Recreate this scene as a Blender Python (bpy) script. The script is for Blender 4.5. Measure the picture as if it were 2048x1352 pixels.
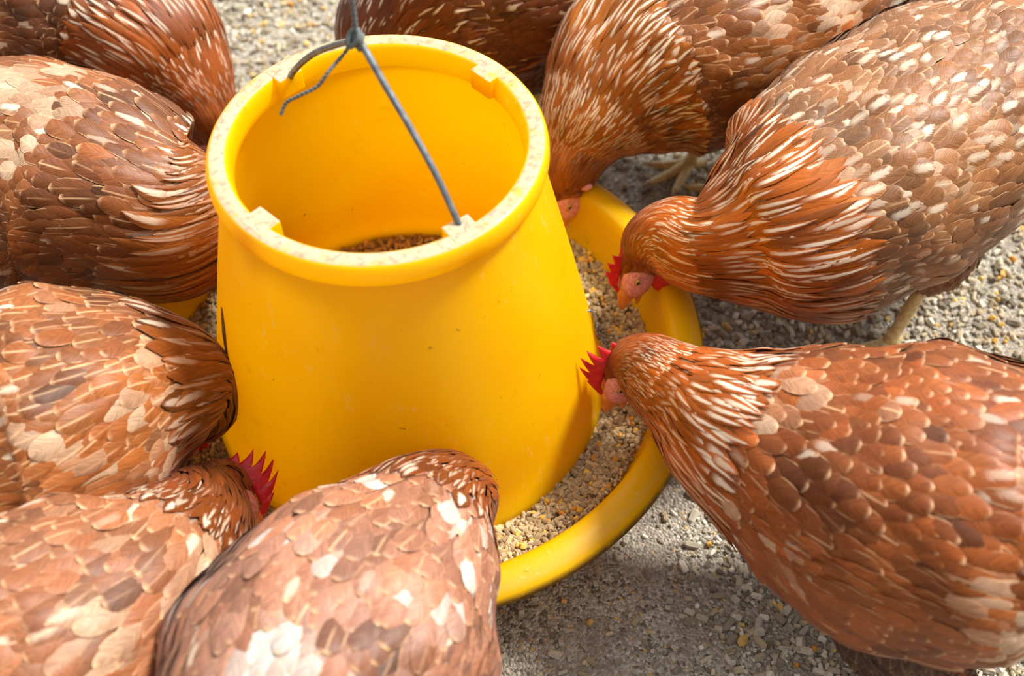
import bpy, bmesh, math, random
import numpy as np
from mathutils import Vector, noise

random.seed(7)
RNG = np.random.default_rng(11)
SC = bpy.context.scene
for _o in list(bpy.data.objects):
    bpy.data.objects.remove(_o)

# ------------------------------------------------------------------ camera
cam_data = bpy.data.cameras.new('camera')
cam = bpy.data.objects.new('camera', cam_data)
SC.collection.objects.link(cam)
SC.camera = cam
CAM = np.array([.0841, -.5048, .7577]); PITCH = .9267; ROLL = -.0131
cam.location = CAM
from mathutils import Matrix
cam.matrix_world = Matrix.Translation(Vector(CAM)) @ (Matrix.Rotation(math.pi/2 - PITCH, 4, 'X') @ Matrix.Rotation(ROLL, 4, 'Z'))
cam_data.sensor_width = 36
cam_data.lens = 2100/2048*36
cam_data.clip_start = .01
cam_data.dof.use_dof = True
cam_data.dof.focus_distance = .76
cam_data.dof.aperture_fstop = 4.6

# ------------------------------------------------------------------ light
world = bpy.data.worlds.new('open_sky'); SC.world = world
world.use_nodes = True
wn = world.node_tree; wn.nodes.clear()
w_out = wn.nodes.new('ShaderNodeOutputWorld'); w_bg = wn.nodes.new('ShaderNodeBackground')
w_geo = wn.nodes.new('ShaderNodeTexCoord'); w_sep = wn.nodes.new('ShaderNodeSeparateXYZ')
w_ramp = wn.nodes.new('ShaderNodeValToRGB')
wn.links.new(w_geo.outputs['Generated'], w_sep.inputs[0])
w_m1 = wn.nodes.new('ShaderNodeMath'); w_m1.operation = 'MULTIPLY_ADD'; w_m1.inputs[1].default_value = .52
wn.links.new(w_sep.outputs['Y'], w_m1.inputs[0]); wn.links.new(w_sep.outputs['Z'], w_m1.inputs[2])
wn.links.new(w_m1.outputs[0], w_ramp.inputs[0])
wn.links.new(w_ramp.outputs[0], w_bg.inputs[0]); wn.links.new(w_bg.outputs[0], w_out.inputs[0])
w_ramp.color_ramp.elements[0].position = .0; w_ramp.color_ramp.elements[0].color = (.16, .13, .11, 1)
w_ramp.color_ramp.elements[1].position = .75; w_ramp.color_ramp.elements[1].color = (.92, .95, 1.0, 1)
w_bg.inputs[1].default_value = .92
sun_d = bpy.data.lights.new('sun', 'SUN'); sun = bpy.data.objects.new('sun', sun_d)
SC.collection.objects.link(sun)
sun_dir = Vector((.62, .36, 1.0))          # towards the sun
sun.rotation_euler = sun_dir.to_track_quat('Z', 'Y').to_euler()
sun_d.energy = 5.0; sun_d.angle = math.radians(12); sun_d.color = (1, .97, .92)
SC.view_settings.view_transform = 'Standard'; SC.view_settings.look = 'None'
SC.view_settings.gamma = 1; SC.view_settings.use_curve_mapping = False
SC.view_settings.exposure = 0.5

# ------------------------------------------------------------------ helpers
def lin(r, g, b, a=1.0):
    f = lambda c: (c/255/12.92) if c/255 <= .04045 else ((c/255 + .055)/1.055)**2.4
    return (f(r), f(g), f(b), a)

class NT:
    def __init__(s, name):
        s.m = bpy.data.materials.new(name); s.m.use_nodes = True
        s.t = s.m.node_tree; s.t.nodes.clear()
        s.out = s.n('ShaderNodeOutputMaterial'); s.p = s.n('ShaderNodeBsdfPrincipled')
        s.l(s.p.outputs[0], s.out.inputs[0])
    def n(s, ty, **kw):
        n = s.t.nodes.new(ty)
        for k, v in kw.items(): setattr(n, k, v)
        return n
    def l(s, a, b): s.t.links.new(a, b)
    def val(s, sock, v):
        if isinstance(v, (int, float, tuple)): sock.default_value = v
        else: s.l(v, sock)
    def math(s, op, a, b=0, c=None, clamp=False):
        n = s.n('ShaderNodeMath', operation=op); n.use_clamp = clamp
        s.val(n.inputs[0], a); s.val(n.inputs[1], b)
        if c is not None: s.val(n.inputs[2], c)
        return n.outputs[0]
    def mix(s, f, a, b, mode='MIX'):
        n = s.n('ShaderNodeMix', data_type='RGBA', blend_type=mode)
        s.val(n.inputs[0], f); s.val(n.inputs[6], a); s.val(n.inputs[7], b)
        return n.outputs[2]
    def step(s, x, a, b):
        n = s.n('ShaderNodeMapRange', interpolation_type='SMOOTHSTEP')
        s.val(n.inputs[0], x); n.inputs[1].default_value = a; n.inputs[2].default_value = b
        return n.outputs[0]
    def noise(s, scale, detail=3, rough=.5, vec=None, dist=0):
        n = s.n('ShaderNodeTexNoise'); n.inputs['Scale'].default_value = scale
        n.inputs['Detail'].default_value = detail; n.inputs['Roughness'].default_value = rough
        n.inputs['Distortion'].default_value = dist
        if vec is None:
            tc = s.n('ShaderNodeTexCoord'); vec = tc.outputs['Object']
        s.l(vec, n.inputs['Vector'])
        return n.outputs['Fac']
    def bump(s, h, strength, dist=.001):
        b = s.n('ShaderNodeBump'); b.inputs['Strength'].default_value = strength
        b.inputs['Distance'].default_value = dist
        s.l(h, b.inputs['Height']); s.l(b.outputs[0], s.p.inputs['Normal'])

def mesh_obj(name, verts, faces, mat, parent=None, smooth=True, attrs=None, uv=None):
    me = bpy.data.meshes.new(name)
    me.from_pydata([tuple(v) for v in verts] if not isinstance(verts, np.ndarray) else verts.tolist(), [], faces if not isinstance(faces, np.ndarray) else faces.tolist())
    if smooth: me.polygons.foreach_set('use_smooth', [True]*len(me.polygons))
    if attrs:
        for k, a in attrs.items():
            at = me.attributes.new(k, 'FLOAT_COLOR', 'POINT'); at.data.foreach_set('color', np.asarray(a, np.float32).ravel())
    if uv is not None:
        at = me.attributes.new('shape_uv', 'FLOAT2', 'POINT'); at.data.foreach_set('vector', np.asarray(uv, np.float32).ravel())
    me.materials.append(mat); me.update()
    o = bpy.data.objects.new(name, me); SC.collection.objects.link(o)
    if parent: o.parent = parent
    return o

def bm_obj(name, bm, mat, parent=None, smooth=True):
    me = bpy.data.meshes.new(name)
    bmesh.ops.recalc_face_normals(bm, faces=bm.faces)
    bm.to_mesh(me); bm.free()
    if smooth: me.polygons.foreach_set('use_smooth', [True]*len(me.polygons))
    me.materials.append(mat)
    o = bpy.data.objects.new(name, me); SC.collection.objects.link(o)
    if parent: o.parent = parent
    return o

def root(name, loc, label, cat, group=None):
    o = bpy.data.objects.new(name, None); SC.collection.objects.link(o)
    o.location = loc; o.empty_display_size = .02
    o['label'] = label; o['category'] = cat
    if group: o['group'] = group
    return o

def catmull(P, per=8):
    P = np.asarray(P, float); Q = np.vstack([2*P[0]-P[1], P, 2*P[-1]-P[-2]])
    out = []
    for i in range(1, len(Q)-2):
        for k in range(per):
            t = k/per
            out.append(.5*((2*Q[i]) + (-Q[i-1]+Q[i+1])*t + (2*Q[i-1]-5*Q[i]+4*Q[i+1]-Q[i+2])*t*t + (-Q[i-1]+3*Q[i]-3*Q[i+1]+Q[i+2])*t**3))
    out.append(P[-1])
    return np.array(out)

def tube_data(path, rad, n=10):
    path = np.asarray(path, float); rad = np.broadcast_to(rad, (len(path),))
    T = np.gradient(path, axis=0); T /= np.linalg.norm(T, axis=1)[:, None] + 1e-12
    a = np.array([0, 0, 1.]) if abs(T[0][2]) < .9 else np.array([1., 0, 0])
    u = np.cross(T[0], a); u /= np.linalg.norm(u)
    V, F = [], []
    for i, p in enumerate(path):
        u = u - T[i]*(u@T[i]); u /= np.linalg.norm(u); w = np.cross(T[i], u)
        for k in range(n):
            t = 2*math.pi*k/n
            V.append(p + rad[i]*(math.cos(t)*u + math.sin(t)*w))
    m = len(path)
    for i in range(m-1):
        for k in range(n):
            F.append((i*n+k, i*n+(k+1) % n, (i+1)*n+(k+1) % n, (i+1)*n+k))
    F.append(tuple(range(n))[::-1]); F.append(tuple((m-1)*n+k for k in range(n)))
    return V, F

def join_data(parts):
    V, F = [], []
    for v, f in parts:
        o = len(V); V += [tuple(x) for x in v]; F += [tuple(i+o for i in q) for q in f]
    return V, F

def lathe_data(profile, n=96, closed=True):
    V, F = [], []
    m = len(profile)
    for k in range(n):
        t = 2*math.pi*k/n
        for r, z in profile: V.append((r*math.cos(t), r*math.sin(t), z))
    for k in range(n):
        k2 = (k+1) % n
        for i in range(m if closed else m-1):
            j = (i+1) % m
            F.append((k*m+i, k2*m+i, k2*m+j, k*m+j))
    return V, F

# ------------------------------------------------------------------ materials
def mat_plastic(name, base, dark, wear_shine):
    T = NT(name)
    n1 = T.noise(6, 4, .6); n2 = T.noise(140, 3, .6); n3 = T.noise(28, 5, .7)
    col = T.mix(T.step(n1, .35, .7), base, dark)
    specks = T.step(n2, .70, .76)
    smudge = T.step(n3, .60, .78)
    col = T.mix(T.math('MULTIPLY', specks, .55), col, lin(120, 78, 10))
    col = T.mix(T.math('MULTIPLY', smudge, .22), col, lin(150, 100, 20))
    if wear_shine:
        at = T.n('ShaderNodeAttribute', attribute_name='wear_shine')
        sp = T.n('ShaderNodeSeparateColor'); T.l(at.outputs['Color'], sp.inputs[0])
        ge = T.n('ShaderNodeNewGeometry'); gs = T.n('ShaderNodeSeparateXYZ'); T.l(ge.outputs['Normal'], gs.inputs[0])
        topf = T.math('MULTIPLY', sp.outputs[0], T.step(gs.outputs[2], .78, .96))
        n4 = T.noise(55, 5, .75)
        w = T.math('MULTIPLY', topf, T.step(n4, .2, .55), clamp=True)
        col = T.mix(w, col, lin(228, 222, 200))  # whitish top: dust and wear, with the sky's highlights painted in
        n5 = T.noise(200, 4, .7)
        g = T.math('MULTIPLY', topf, T.step(n5, .50, .62))
        col = T.mix(T.math('MULTIPLY', g, .5), col, lin(150, 140, 118))
        # mottled brown line in the groove under the lip and on the tray's lower edge
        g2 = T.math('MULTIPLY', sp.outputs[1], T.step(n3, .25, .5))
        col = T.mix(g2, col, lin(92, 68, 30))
        # pale scuffs rubbed into the wall
        mp = T.n('ShaderNodeMapping'); tc = T.n('ShaderNodeTexCoord'); T.l(tc.outputs['Object'], mp.inputs[0])
        mp.inputs['Scale'].default_value = (1, 1, .35); mp.inputs['Rotation'].default_value = (.1, .2, 0)
        n6 = T.noise(110, 5, .8, mp.outputs[0], .4); n7 = T.noise(9, 2, .5)
        sc = T.math('MULTIPLY', T.step(n6, .58, .66), T.step(n7, .48, .62))
        col = T.mix(T.math('MULTIPLY', sc, .55), col, lin(250, 238, 150))
    T.l(col, T.p.inputs['Base Color'])
    T.p.inputs['Roughness'].default_value = .36
    T.p.inputs['Specular IOR Level'].default_value = .45
    T.p.inputs['Subsurface Weight'].default_value = 0
    T.bump(n3, .12, .001)
    tr = T.n('ShaderNodeBsdfTranslucent'); T.l(col, tr.inputs[0])
    mx = T.n('ShaderNodeMixShader'); mx.inputs[0].default_value = .55
    T.l(T.p.outputs[0], mx.inputs[1]); T.l(tr.outputs[0], mx.inputs[2]); T.l(mx.outputs[0], T.out.inputs[0])
    return T.m
M_HOP = mat_plastic('yellow_hopper_plastic', lin(255, 222, 2), lin(255, 212, 2), True)
M_TRAY = mat_plastic('yellow_tray_plastic', lin(250, 214, 8), lin(246, 200, 6), True)

def mat_simple(name, c1, c2, scale=40, rough=.5, metal=0, bump=.2, spec=.5, sss=0):
    T = NT(name); n = T.noise(scale, 4, .6)
    T.l(T.mix(T.step(n, .3, .7), c1, c2), T.p.inputs['Base Color'])
    T.p.inputs['Roughness'].default_value = rough; T.p.inputs['Metallic'].default_value = metal
    T.p.inputs['Specular IOR Level'].default_value = spec
    if sss:
        T.p.inputs['Subsurface Weight'].default_value = sss; T.p.inputs['Subsurface Scale'].default_value = .004
        T.p.inputs['Subsurface Radius'].default_value = (1, .3, .2)
    if bump: T.bump(n, bump, .001)
    return T.m
M_WIRE = mat_simple('grey_galvanised_rod', lin(132, 138, 142), lin(92, 98, 104), 150, .42, .35, .15)
M_CHAIN = mat_simple('dark_chain_metal', lin(176, 178, 180), lin(90, 90, 90), 120, .28, .7, .2)
M_SCAR = mat_simple('brown_scratched_patch', lin(140, 96, 30), lin(90, 66, 34), 300, .7, 0, .3)
M_COMB = mat_simple('red_comb_skin', lin(214, 34, 38), lin(186, 22, 34), 260, .42, 0, .35, .5, .25)
M_FACE = mat_simple('pink_face_skin', lin(228, 164, 158), lin(206, 116, 114), 420, .5, 0, 1.0, .4, .25)
M_WATTLE = mat_simple('red_wattle_skin', lin(220, 48, 44), lin(196, 30, 40), 260, .45, 0, .3, .5, .25)
M_BEAK = mat_simple('orange_horn_beak', lin(226, 150, 74), lin(206, 116, 44), 120, .38, 0, .1, .5, .2)
M_EAR = mat_simple('pale_ear_lobe', lin(228, 170, 176), lin(206, 120, 130), 300, .5, 0, .4, .4, .2)
M_EYE = mat_simple('amber_eye', lin(216, 172, 60), lin(170, 124, 30), 200, .12, 0, 0, .8)
M_PUPIL = mat_simple('black_pupil', lin(14, 10, 8), lin(10, 8, 6), 200, .08, 0, 0, .8)
M_SHANK = mat_simple('pale_yellow_shank', lin(224, 202, 150), lin(196, 164, 104), 260, .5, 0, .5)
M_CLAW = mat_simple('horn_claw', lin(206, 186, 150), lin(150, 124, 90), 260, .4, 0, .1)

def mat_string():
    T = NT('grey_twine')
    uv = T.n('ShaderNodeTexCoord')
    n = T.noise(500, 2, .6)
    T.l(T.mix(n, lin(120, 128, 122), lin(66, 74, 78)), T.p.inputs['Base Color'])
    T.p.inputs['Roughness'].default_value = .75; T.bump(n, .5, .0005)
    return T.m
M_STRING = mat_string()

def mat_grain(name, rough=.8):
    T = NT(name)
    at = T.n('ShaderNodeAttribute', attribute_name='tint')
    n = T.noise(900, 3, .7)
    T.l(T.mix(T.math('MULTIPLY', n, .4), at.outputs['Color'], lin(96, 78, 52), 'MIX'), T.p.inputs['Base Color'])
    T.p.inputs['Roughness'].default_value = rough
    T.bump(n, .5, .0006)
    return T.m
M_GRAIN = mat_grain('feed_grain')

def mat_ground():
    T = NT('dry_litter_ground')
    a = T.noise(9, 5, .6); b = T.noise(260, 5, .7); c = T.noise(60, 4, .7)
    vo = T.n('ShaderNodeTexVoronoi'); vo.inputs['Scale'].default_value = 420; tcg = T.n('ShaderNodeTexCoord'); T.l(tcg.outputs['Object'], vo.inputs['Vector'])
    vs_ = T.n('ShaderNodeSeparateColor'); T.l(vo.outputs['Color'], vs_.inputs[0])
    chip = T.mix(T.step(vs_.outputs[0], .1, .9), lin(104, 94, 78), lin(234, 224, 204))
    chip = T.mix(T.step(vs_.outputs[1], .95, .96), chip, lin(226, 180, 90))
    bare = T.mix(T.step(c, .3, .7), lin(196, 182, 166), lin(160, 146, 130))
    grit = T.mix(T.step(b, .35, .65), lin(140, 130, 112), lin(226, 216, 196))
    col = T.mix(T.step(a, .42, .56), grit, bare)
    col = T.mix(T.math('MULTIPLY', T.step(vs_.outputs[2], .25, .6), T.math('SUBTRACT', .85, T.math('MULTIPLY', T.step(a, .45, .6), .55))), col, chip)
    T.l(col, T.p.inputs['Base Color']); T.p.inputs['Roughness'].default_value = .9
    b = T.math('SUBTRACT', b, T.math('MULTIPLY', vo.outputs['Distance'], .9))
    T.bump(b, 1.0, .004)
    return T.m
M_GROUND = mat_ground()

def mat_feather():
    """tint = colour of the feather; look = (pale streak, shaft tick, pale fringe, random)"""
    T = NT('hen_feather')
    at = T.n('ShaderNodeAttribute', attribute_name='tint')
    lk = T.n('ShaderNodeAttribute', attribute_name='look')
    sp = T.n('ShaderNodeSeparateColor'); T.l(lk.outputs['Color'], sp.inputs[0])
    streak, shaft, fringe = sp.outputs[0], sp.outputs[1], sp.outputs[2]
    uv = T.n('ShaderNodeAttribute', attribute_name='shape_uv')
    su = T.n('ShaderNodeSeparateXYZ'); T.l(uv.outputs['Vector'], su.inputs[0])
    u, v = su.outputs[0], su.outputs[1]
    au = T.math('ABSOLUTE', u)
    # barbs run obliquely from the shaft
    comb = T.n('ShaderNodeCombineXYZ')
    T.l(T.math('MULTIPLY', T.math('SUBTRACT', v, T.math('MULTIPLY', au, .35)), 26), comb.inputs[0])
    T.l(T.math('MULTIPLY', u, 1.2), comb.inputs[1])
    T.l(T.math('MULTIPLY', lk.outputs['Alpha'], 37), comb.inputs[2])
    barb = T.noise(1.0, 2, .6, comb.outputs[0])
    barbs = T.step(barb, .3, .7)
    col = at.outputs['Color']
    col = T.mix(T.math('MULTIPLY', barbs, .5), col, T.mix(1.0, col, lin(104, 84, 66), 'MULTIPLY'))
    # radial distance from the middle of the vane
    vv = T.math('SUBTRACT', v, .45)
    d = T.math('SQRT', T.math('ADD', T.math('POWER', au, 2), T.math('POWER', T.math('MULTIPLY', vv, 1.8), 2)))
    fr = T.math('MULTIPLY', T.step(T.math('MAXIMUM', T.math('SUBTRACT', au, 0), T.math('SUBTRACT', v, .02)), .86, .98), fringe)
    col = T.mix(fr, col, lin(226, 178, 132))
    tick = T.math('MULTIPLY', T.math('SUBTRACT', 1, T.step(au, .03, .14)), T.math('MULTIPLY', T.step(v, .25, .6), shaft))
    col = T.mix(tick, col, lin(236, 190, 142))
    wob = T.math('MULTIPLY', T.math('SUBTRACT', barb, .5), .5)
    sm = T.math('SUBTRACT', 1, T.step(T.math('ADD', au, wob), .22, .52))
    sm = T.math('MULTIPLY', sm, T.step(v, .30, .55))
    sm = T.math('MULTIPLY', sm, T.math('SUBTRACT', 1, T.step(T.math('ADD', v, wob), .84, 1.0)))
    sm = T.math('MULTIPLY', sm, streak, clamp=True)
    col = T.mix(sm, col, lin(240, 224, 198))
    T.l(col, T.p.inputs['Base Color'])
    T.p.inputs['Roughness'].default_value = .46
    T.p.inputs['Specular IOR Level'].default_value = .26
    T.p.inputs['Sheen Weight'].default_value = .05
    T.p.inputs['Sheen Roughness'].default_value = .4
    T.bump(barb, .35, .0006)
    return T.m
M_FEATHER = mat_feather()
M_SKIN = mat_simple('under_feather', lin(150, 78, 34), lin(110, 56, 26), 200, .8, 0, .3)

# ------------------------------------------------------------------ ground
def build_ground():
    n = 240
    tt = np.linspace(-1, 1, n); xs = .15 + 1.1*tt + 7*tt**7; ys = .2 + 1.1*tt + 7*tt**7
    V = []
    for y in ys:
        for x in xs:
            z = .004*noise.noise(Vector((x*7, y*7, 0))) + .0016*noise.noise(Vector((x*38, y*38, 3)))
            V.append((x, y, z - .004))
    F = [(j*n+i, j*n+i+1, (j+1)*n+i+1, (j+1)*n+i) for j in range(n-1) for i in range(n-1)]
    o = mesh_obj('ground', V, F, M_GROUND)
    o['kind'] = 'structure'
build_ground()

def ground_z(x, y):
    return .004*noise.noise(Vector((x*7, y*7, 0))) + .0016*noise.noise(Vector((x*38, y*38, 3))) - .004

def grains(name, P, length, radius, tints, seed, flat=.35, sides=6, parent=None, round_=.75):
    """many short rounded pellets as one mesh. P (n,3), length (n,), radius (n,)"""
    r = np.random.default_rng(seed); n = len(P)
    az = r.uniform(0, 2*np.pi, n); el = r.normal(0, flat, n)
    A = np.stack([np.cos(az)*np.cos(el), np.sin(az)*np.cos(el), np.sin(el)], -1)
    B = np.cross(A, np.array([0, 0, 1.])); B /= np.linalg.norm(B, axis=1)[:, None]
    Cc = np.cross(A, B)
    prof = [(-.5, round_*.7), (-.38, 1.0), (.38, 1.0), (.5, round_*.7)]
    m = len(prof)
    V = np.zeros((n, m*sides, 3)); 
    for i, (t, q) in enumerate(prof):
        for k in range(sides):
            th = 2*np.pi*k/sides
            jit = 1 + r.normal(0, .10, n)
            V[:, i*sides+k] = P + A*(t*length*(1+r.normal(0, .05, n)))[:, None] + (B*math.cos(th) + Cc*math.sin(th))*(radius*q*jit)[:, None]
    base = []
    for i in range(m-1):
        for k in range(sides):
            base.append((i*sides+k, i*sides+(k+1) % sides, (i+1)*sides+(k+1) % sides, (i+1)*sides+k))
    off = (np.arange(n)*m*sides)
    Fq = (np.array(base)[None] + off[:, None, None]).reshape(-1, 4).tolist()
    caps = np.array([list(range(sides))[::-1], [(m-1)*sides+k for k in range(sides)]])
    Fc = (caps[None] + off[:, None, None]).reshape(-1, sides).tolist()
    tint = np.repeat(np.concatenate([tints, np.ones((n, 1))], 1)[:, None], m*sides, 1).reshape(-1, 4)
    o = mesh_obj(name, V.reshape(-1, 3), Fq+Fc, M_GRAIN, parent, smooth=False, attrs={'tint': tint})
    return o

def pick_tints(n, cols, wts, seed, var=.12):
    r = np.random.default_rng(seed)
    C = np.array([lin(*c)[:3] for c in cols]); k = r.choice(len(cols), n, p=np.array(wts)/sum(wts))
    return np.clip(C[k]*(1 + r.normal(0, var, (n, 1))), 0, 1)

def scatter_ground():
    r = np.random.default_rng(5)
    def pts(n, clump, thr):
        out = []
        while len(out) < n:
            x, y = r.uniform(-.95, 1.25), r.uniform(-.7, 1.2)
            if r.random() > (1.08-math.hypot(x-.12, y-.15))/.35: continue
            d = noise.noise(Vector((x*clump, y*clump, 9)))
            bare = min(1, max(0, 1.6 - math.hypot(x-.13, (y+.16)*1.1)/.085))
            if r.random() < min(1, max(.2, (d - thr)*3 + .6))*(1-.6*bare):
                out.append((x, y, ground_z(x, y)))
        return np.array(out)
    n = 66000
    P = pts(n, 4, 0); rad = np.clip(r.lognormal(math.log(.0015), .40, n), .0006, .0034)
    P[:, 2] += rad*.7
    o = grains('litter_crumbs', P, rad*r.uniform(1.6, 4.5, n), rad,
               pick_tints(n, [(204, 194, 172), (170, 158, 136), (150, 138, 118), (230, 222, 204), (112, 100, 84), (222, 180, 96)], [6, 5, 3, 4, 1.5, .8], 1), 21, .3, 5)
    o['kind'] = 'stuff'; o['label'] = 'pale crumbs, husks and grit scattered over the dusty ground'; o['category'] = 'litter'
    n = 11000
    P = pts(n, 3, .05); rad = np.clip(r.normal(.0019, .0004, n), .001, .003)
    P[:, 2] += rad*.8
    o = grains('spilled_pellets', P, rad*r.uniform(2, 4.6, n), rad,
               pick_tints(n, [(186, 168, 136), (160, 142, 112), (206, 190, 158)], [4, 3, 3], 2), 22, .25, 7)
    o['kind'] = 'stuff'; o['label'] = 'spilled beige feed pellets lying on the ground around the feeder'; o['category'] = 'feed pellets'
    n = 950
    P = pts(n, 3, .0); rad = np.clip(r.normal(.0022, .0005, n), .0012, .0034); P[:, 2] += rad
    o = grains('spilled_corn', P, rad*r.uniform(1.3, 2.2, n), rad,
               pick_tints(n, [(240, 182, 60), (228, 152, 40), (246, 206, 110)], [4, 3, 2], 3), 23, .4, 6, round_=.9)
    o['kind'] = 'stuff'; o['label'] = 'bright yellow cracked corn bits dotted over the ground'; o['category'] = 'corn'
scatter_ground()

# ------------------------------------------------------------------ feeder
Z0, ZT = .03, .299           # lower edge and top of the hopper
def hop_r(z):
    t = (z - Z0)/(ZT - .02 - Z0)
    return .1625 + (.1040 - .1625)*t + .0012*math.sin(math.pi*min(max(t, 0), 1))

def build_feeder():
    R = root('poultry_feeder', (0, 0, 0), 'yellow plastic hanging poultry feeder with round hopper and feed tray', 'feeder')
    # hopper wall: outside going up, rolled lip, inside going down
    prof = []
    for k in range(15):
        z = Z0 + (.030 if k > 0 else 0) + (ZT - .022 - Z0 - .030)*max(0, k-1)/13 if k else Z0
        prof.append((hop_r(z), z))
    prof[0] = (hop_r(Z0) + .0012, Z0); prof[1] = (hop_r(Z0+.018) + .0012, Z0 + .018)
    prof.insert(2, (hop_r(Z0+.020), Z0 + .0205))
    zt = ZT
    lip = [(.1030, zt-.0185), (.1065, zt-.0182), (.1092, zt-.0160), (.1102, zt-.0115), (.1100, zt-.0070), (.1090, zt-.0030), (.1076, zt-.0010),
           (.1060, zt-.0001), (.1020, zt), (.0978, zt-.0001), (.0962, zt-.0010), (.0950, zt-.0030), (.0942, zt-.0066), (.0936, zt-.0120), (.0936, zt-.0170), (.0950, zt-.0182), (.0985, zt-.0184)]
    inner = [(hop_r(z) - .0035, z) for z in np.linspace(zt-.022, Z0, 12)]
    P = prof + lip + inner
    n = 160
    V, F = lathe_data(P, n)
    wear_shine = []
    for (x, y, z) in V:
        r = math.hypot(x, y); top = 0
        top = 1 if z > zt-.005 and r > .0925 else 0
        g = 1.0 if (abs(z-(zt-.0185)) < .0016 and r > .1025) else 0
        a = math.atan2(y, x)
        side = 0
        if Z0 + .02 < z < zt-.02: side = 0.0
        wear_shine.append((top + side, g*.8, 0, 1))
    mesh_obj('hopper', V, F, M_HOP, R, attrs={'wear_shine': wear_shine})
    # flat lugs standing in from the rim
    for k, ang in enumerate((-133, -55, 43, 135)):
        a = math.radians(ang); bm = bmesh.new()
        c, s = math.cos(a), math.sin(a)
        def pt(r, t, z): return (r*c - t*s, r*s + t*c, z)
        w = .0095
        outl = [(.1045, -w), (.0882, -w), (.0882, w), (.1045, w)]
        vs = []
        for z in (zt-.0150, zt+.0004):
            vs.append([bm.verts.new(pt(r, t, z)) for r, t in outl])
        bm.faces.new(vs[0][::-1]); bm.faces.new(vs[1])
        for i in range(4): bm.faces.new((vs[0][i], vs[0][(i+1) % 4], vs[1][(i+1) % 4], vs[1][i]))
        bmesh.ops.bevel(bm, geom=list(bm.edges), offset=.0011, segments=2, profile=.6, affect='EDGES')
        lug = bm_obj('rim_lug', bm, M_HOP, R, smooth=False)
        me = lug.data; at = me.attributes.new('wear_shine', 'FLOAT_COLOR', 'POINT')
        at.data.foreach_set('color', np.array([(1.0 if v.co.z > zt-.001 else 0, 0, 0, 1) for v in me.vertices], np.float32).ravel())
    # tray
    tp = [(.0, .0065), (.06, .0065), (.150, .0065), (.172, .012), (.190, .030), (.2035, .060), (.2085, .082), (.2098, .0905), (.2125, .0938), (.2150, .0945),
          (.2180, .0950), (.2230, .0945), (.2290, .0925), (.2335, .0900), (.2362, .0868), (.2368, .0835), (.2352, .0832),
          (.2325, .0868), (.2270, .0900), (.2180, .0918), (.2140, .0900), (.2118, .082), (.2068, .060), (.1935, .029), (.175, .0085), (.150, .0025), (.0, .0025)]
    V, F = lathe_data(tp, 160, closed=False)
    w = []
    for (x, y, z) in V:
        r = math.hypot(x, y)
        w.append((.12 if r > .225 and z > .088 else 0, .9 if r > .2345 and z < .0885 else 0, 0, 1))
    mesh_obj('feed_tray', V, F, M_TRAY, R, attrs={'wear_shine': w})
    # bail handle: one straight side, one bowed side
    path = [(0.0556, -0.0778, 0.2924), (0.0531, -0.0749, 0.2989), (0.0499, -0.0711, 0.3069), (0.0405, -0.0599, 0.3267), (0.0269, -0.0436, 0.3470), (0.0133, -0.0275, 0.3647), (0.0035, -0.0158, 0.3785), (-0.0008, -0.0106, 0.3812), (-0.0091, -0.0008, 0.3745), (-0.0210, 0.0135, 0.3609), (-0.0355, 0.0307, 0.3430), (-0.0495, 0.0474, 0.3223), (-0.0604, 0.0604, 0.3035), (-0.0672, 0.0685, 0.2899), (-0.0744, 0.0771, 0.2842)]
    V, F = tube_data(catmull(path, 7), .0021, 12)
    mesh_obj('bail_handle', V, F, M_WIRE, R)
    # wire hook and chain on the hopper's right flank
    parts = []
    hook = catmull([(0.1400, 0.0020, 0.1120), (0.1440, 0.0040, 0.1140), (0.1470, 0.0050, 0.1120), (0.1490, 0.0030, 0.1060), (0.1500, 0.0010, 0.0970), (0.1520, -0.0010, 0.0880), (0.1540, -0.0010, 0.0840)], 6)
    hk = tube_data(hook, .0011, 8)
    ch = bpy.data.objects.new('leash_chain', None); SC.collection.objects.link(ch); ch.parent = R
    mesh_obj('wire_hook', *hk, M_CHAIN, ch)
    ctr = catmull([(0.1520, 0.0050, 0.0940), (0.1540, 0.0040, 0.0880), (0.1560, 0.0040, 0.0800), (0.1600, 0.0050, 0.0720), (0.1630, 0.0040, 0.0660), (0.1660, 0.0020, 0.0620)], 2)
    for i in range(0, len(ctr)-1):
        p = ctr[i]; t = ctr[i+1]-ctr[i]; t /= np.linalg.norm(t)
        sd = np.cross(t, [0, 0, 1.]); sd /= np.linalg.norm(sd); up = np.cross(sd, t)
        w = sd if i % 2 else up
        loop = [p + t*.0030*math.cos(a) + w*.0020*math.sin(a) for a in np.linspace(0, 2*math.pi, 15)]
        mesh_obj('chain_link', *tube_data(loop, .0007, 6), M_CHAIN, ch)
    # scraped brown sliver on the left flank: a worn strip of old label lying on the wall
    cv = []
    for zz, aa, ww in [(.190, 203, .4), (.180, 204.5, 2.6), (.168, 206, 3.0), (.157, 208, 1.8), (.147, 210, .3)]:
        row = []
        for sgn in (-1, 1):
            a = math.radians(aa + sgn*ww*.55); r = hop_r(zz) + .0005
            row.append((r*math.cos(a), r*math.sin(a), zz - sgn*.001))
        cv.append(row)
    V = [p for row in cv for p in row]; V += [(x*1.0035, y*1.0035, z) for x, y, z in V]
    nn = len(cv)*2; F = []
    for i in range(len(cv)-1):
        a, b, c, d = 2*i, 2*i+1, 2*i+3, 2*i+2
        F += [(a, b, c, d), (a+nn, d+nn, c+nn, b+nn), (a, d, d+nn, a+nn), (b, b+nn, c+nn, c)]
    mesh_obj('label_scrap', V, F, M_SCAR, R)
    return R
FEEDER = build_feeder()

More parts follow.
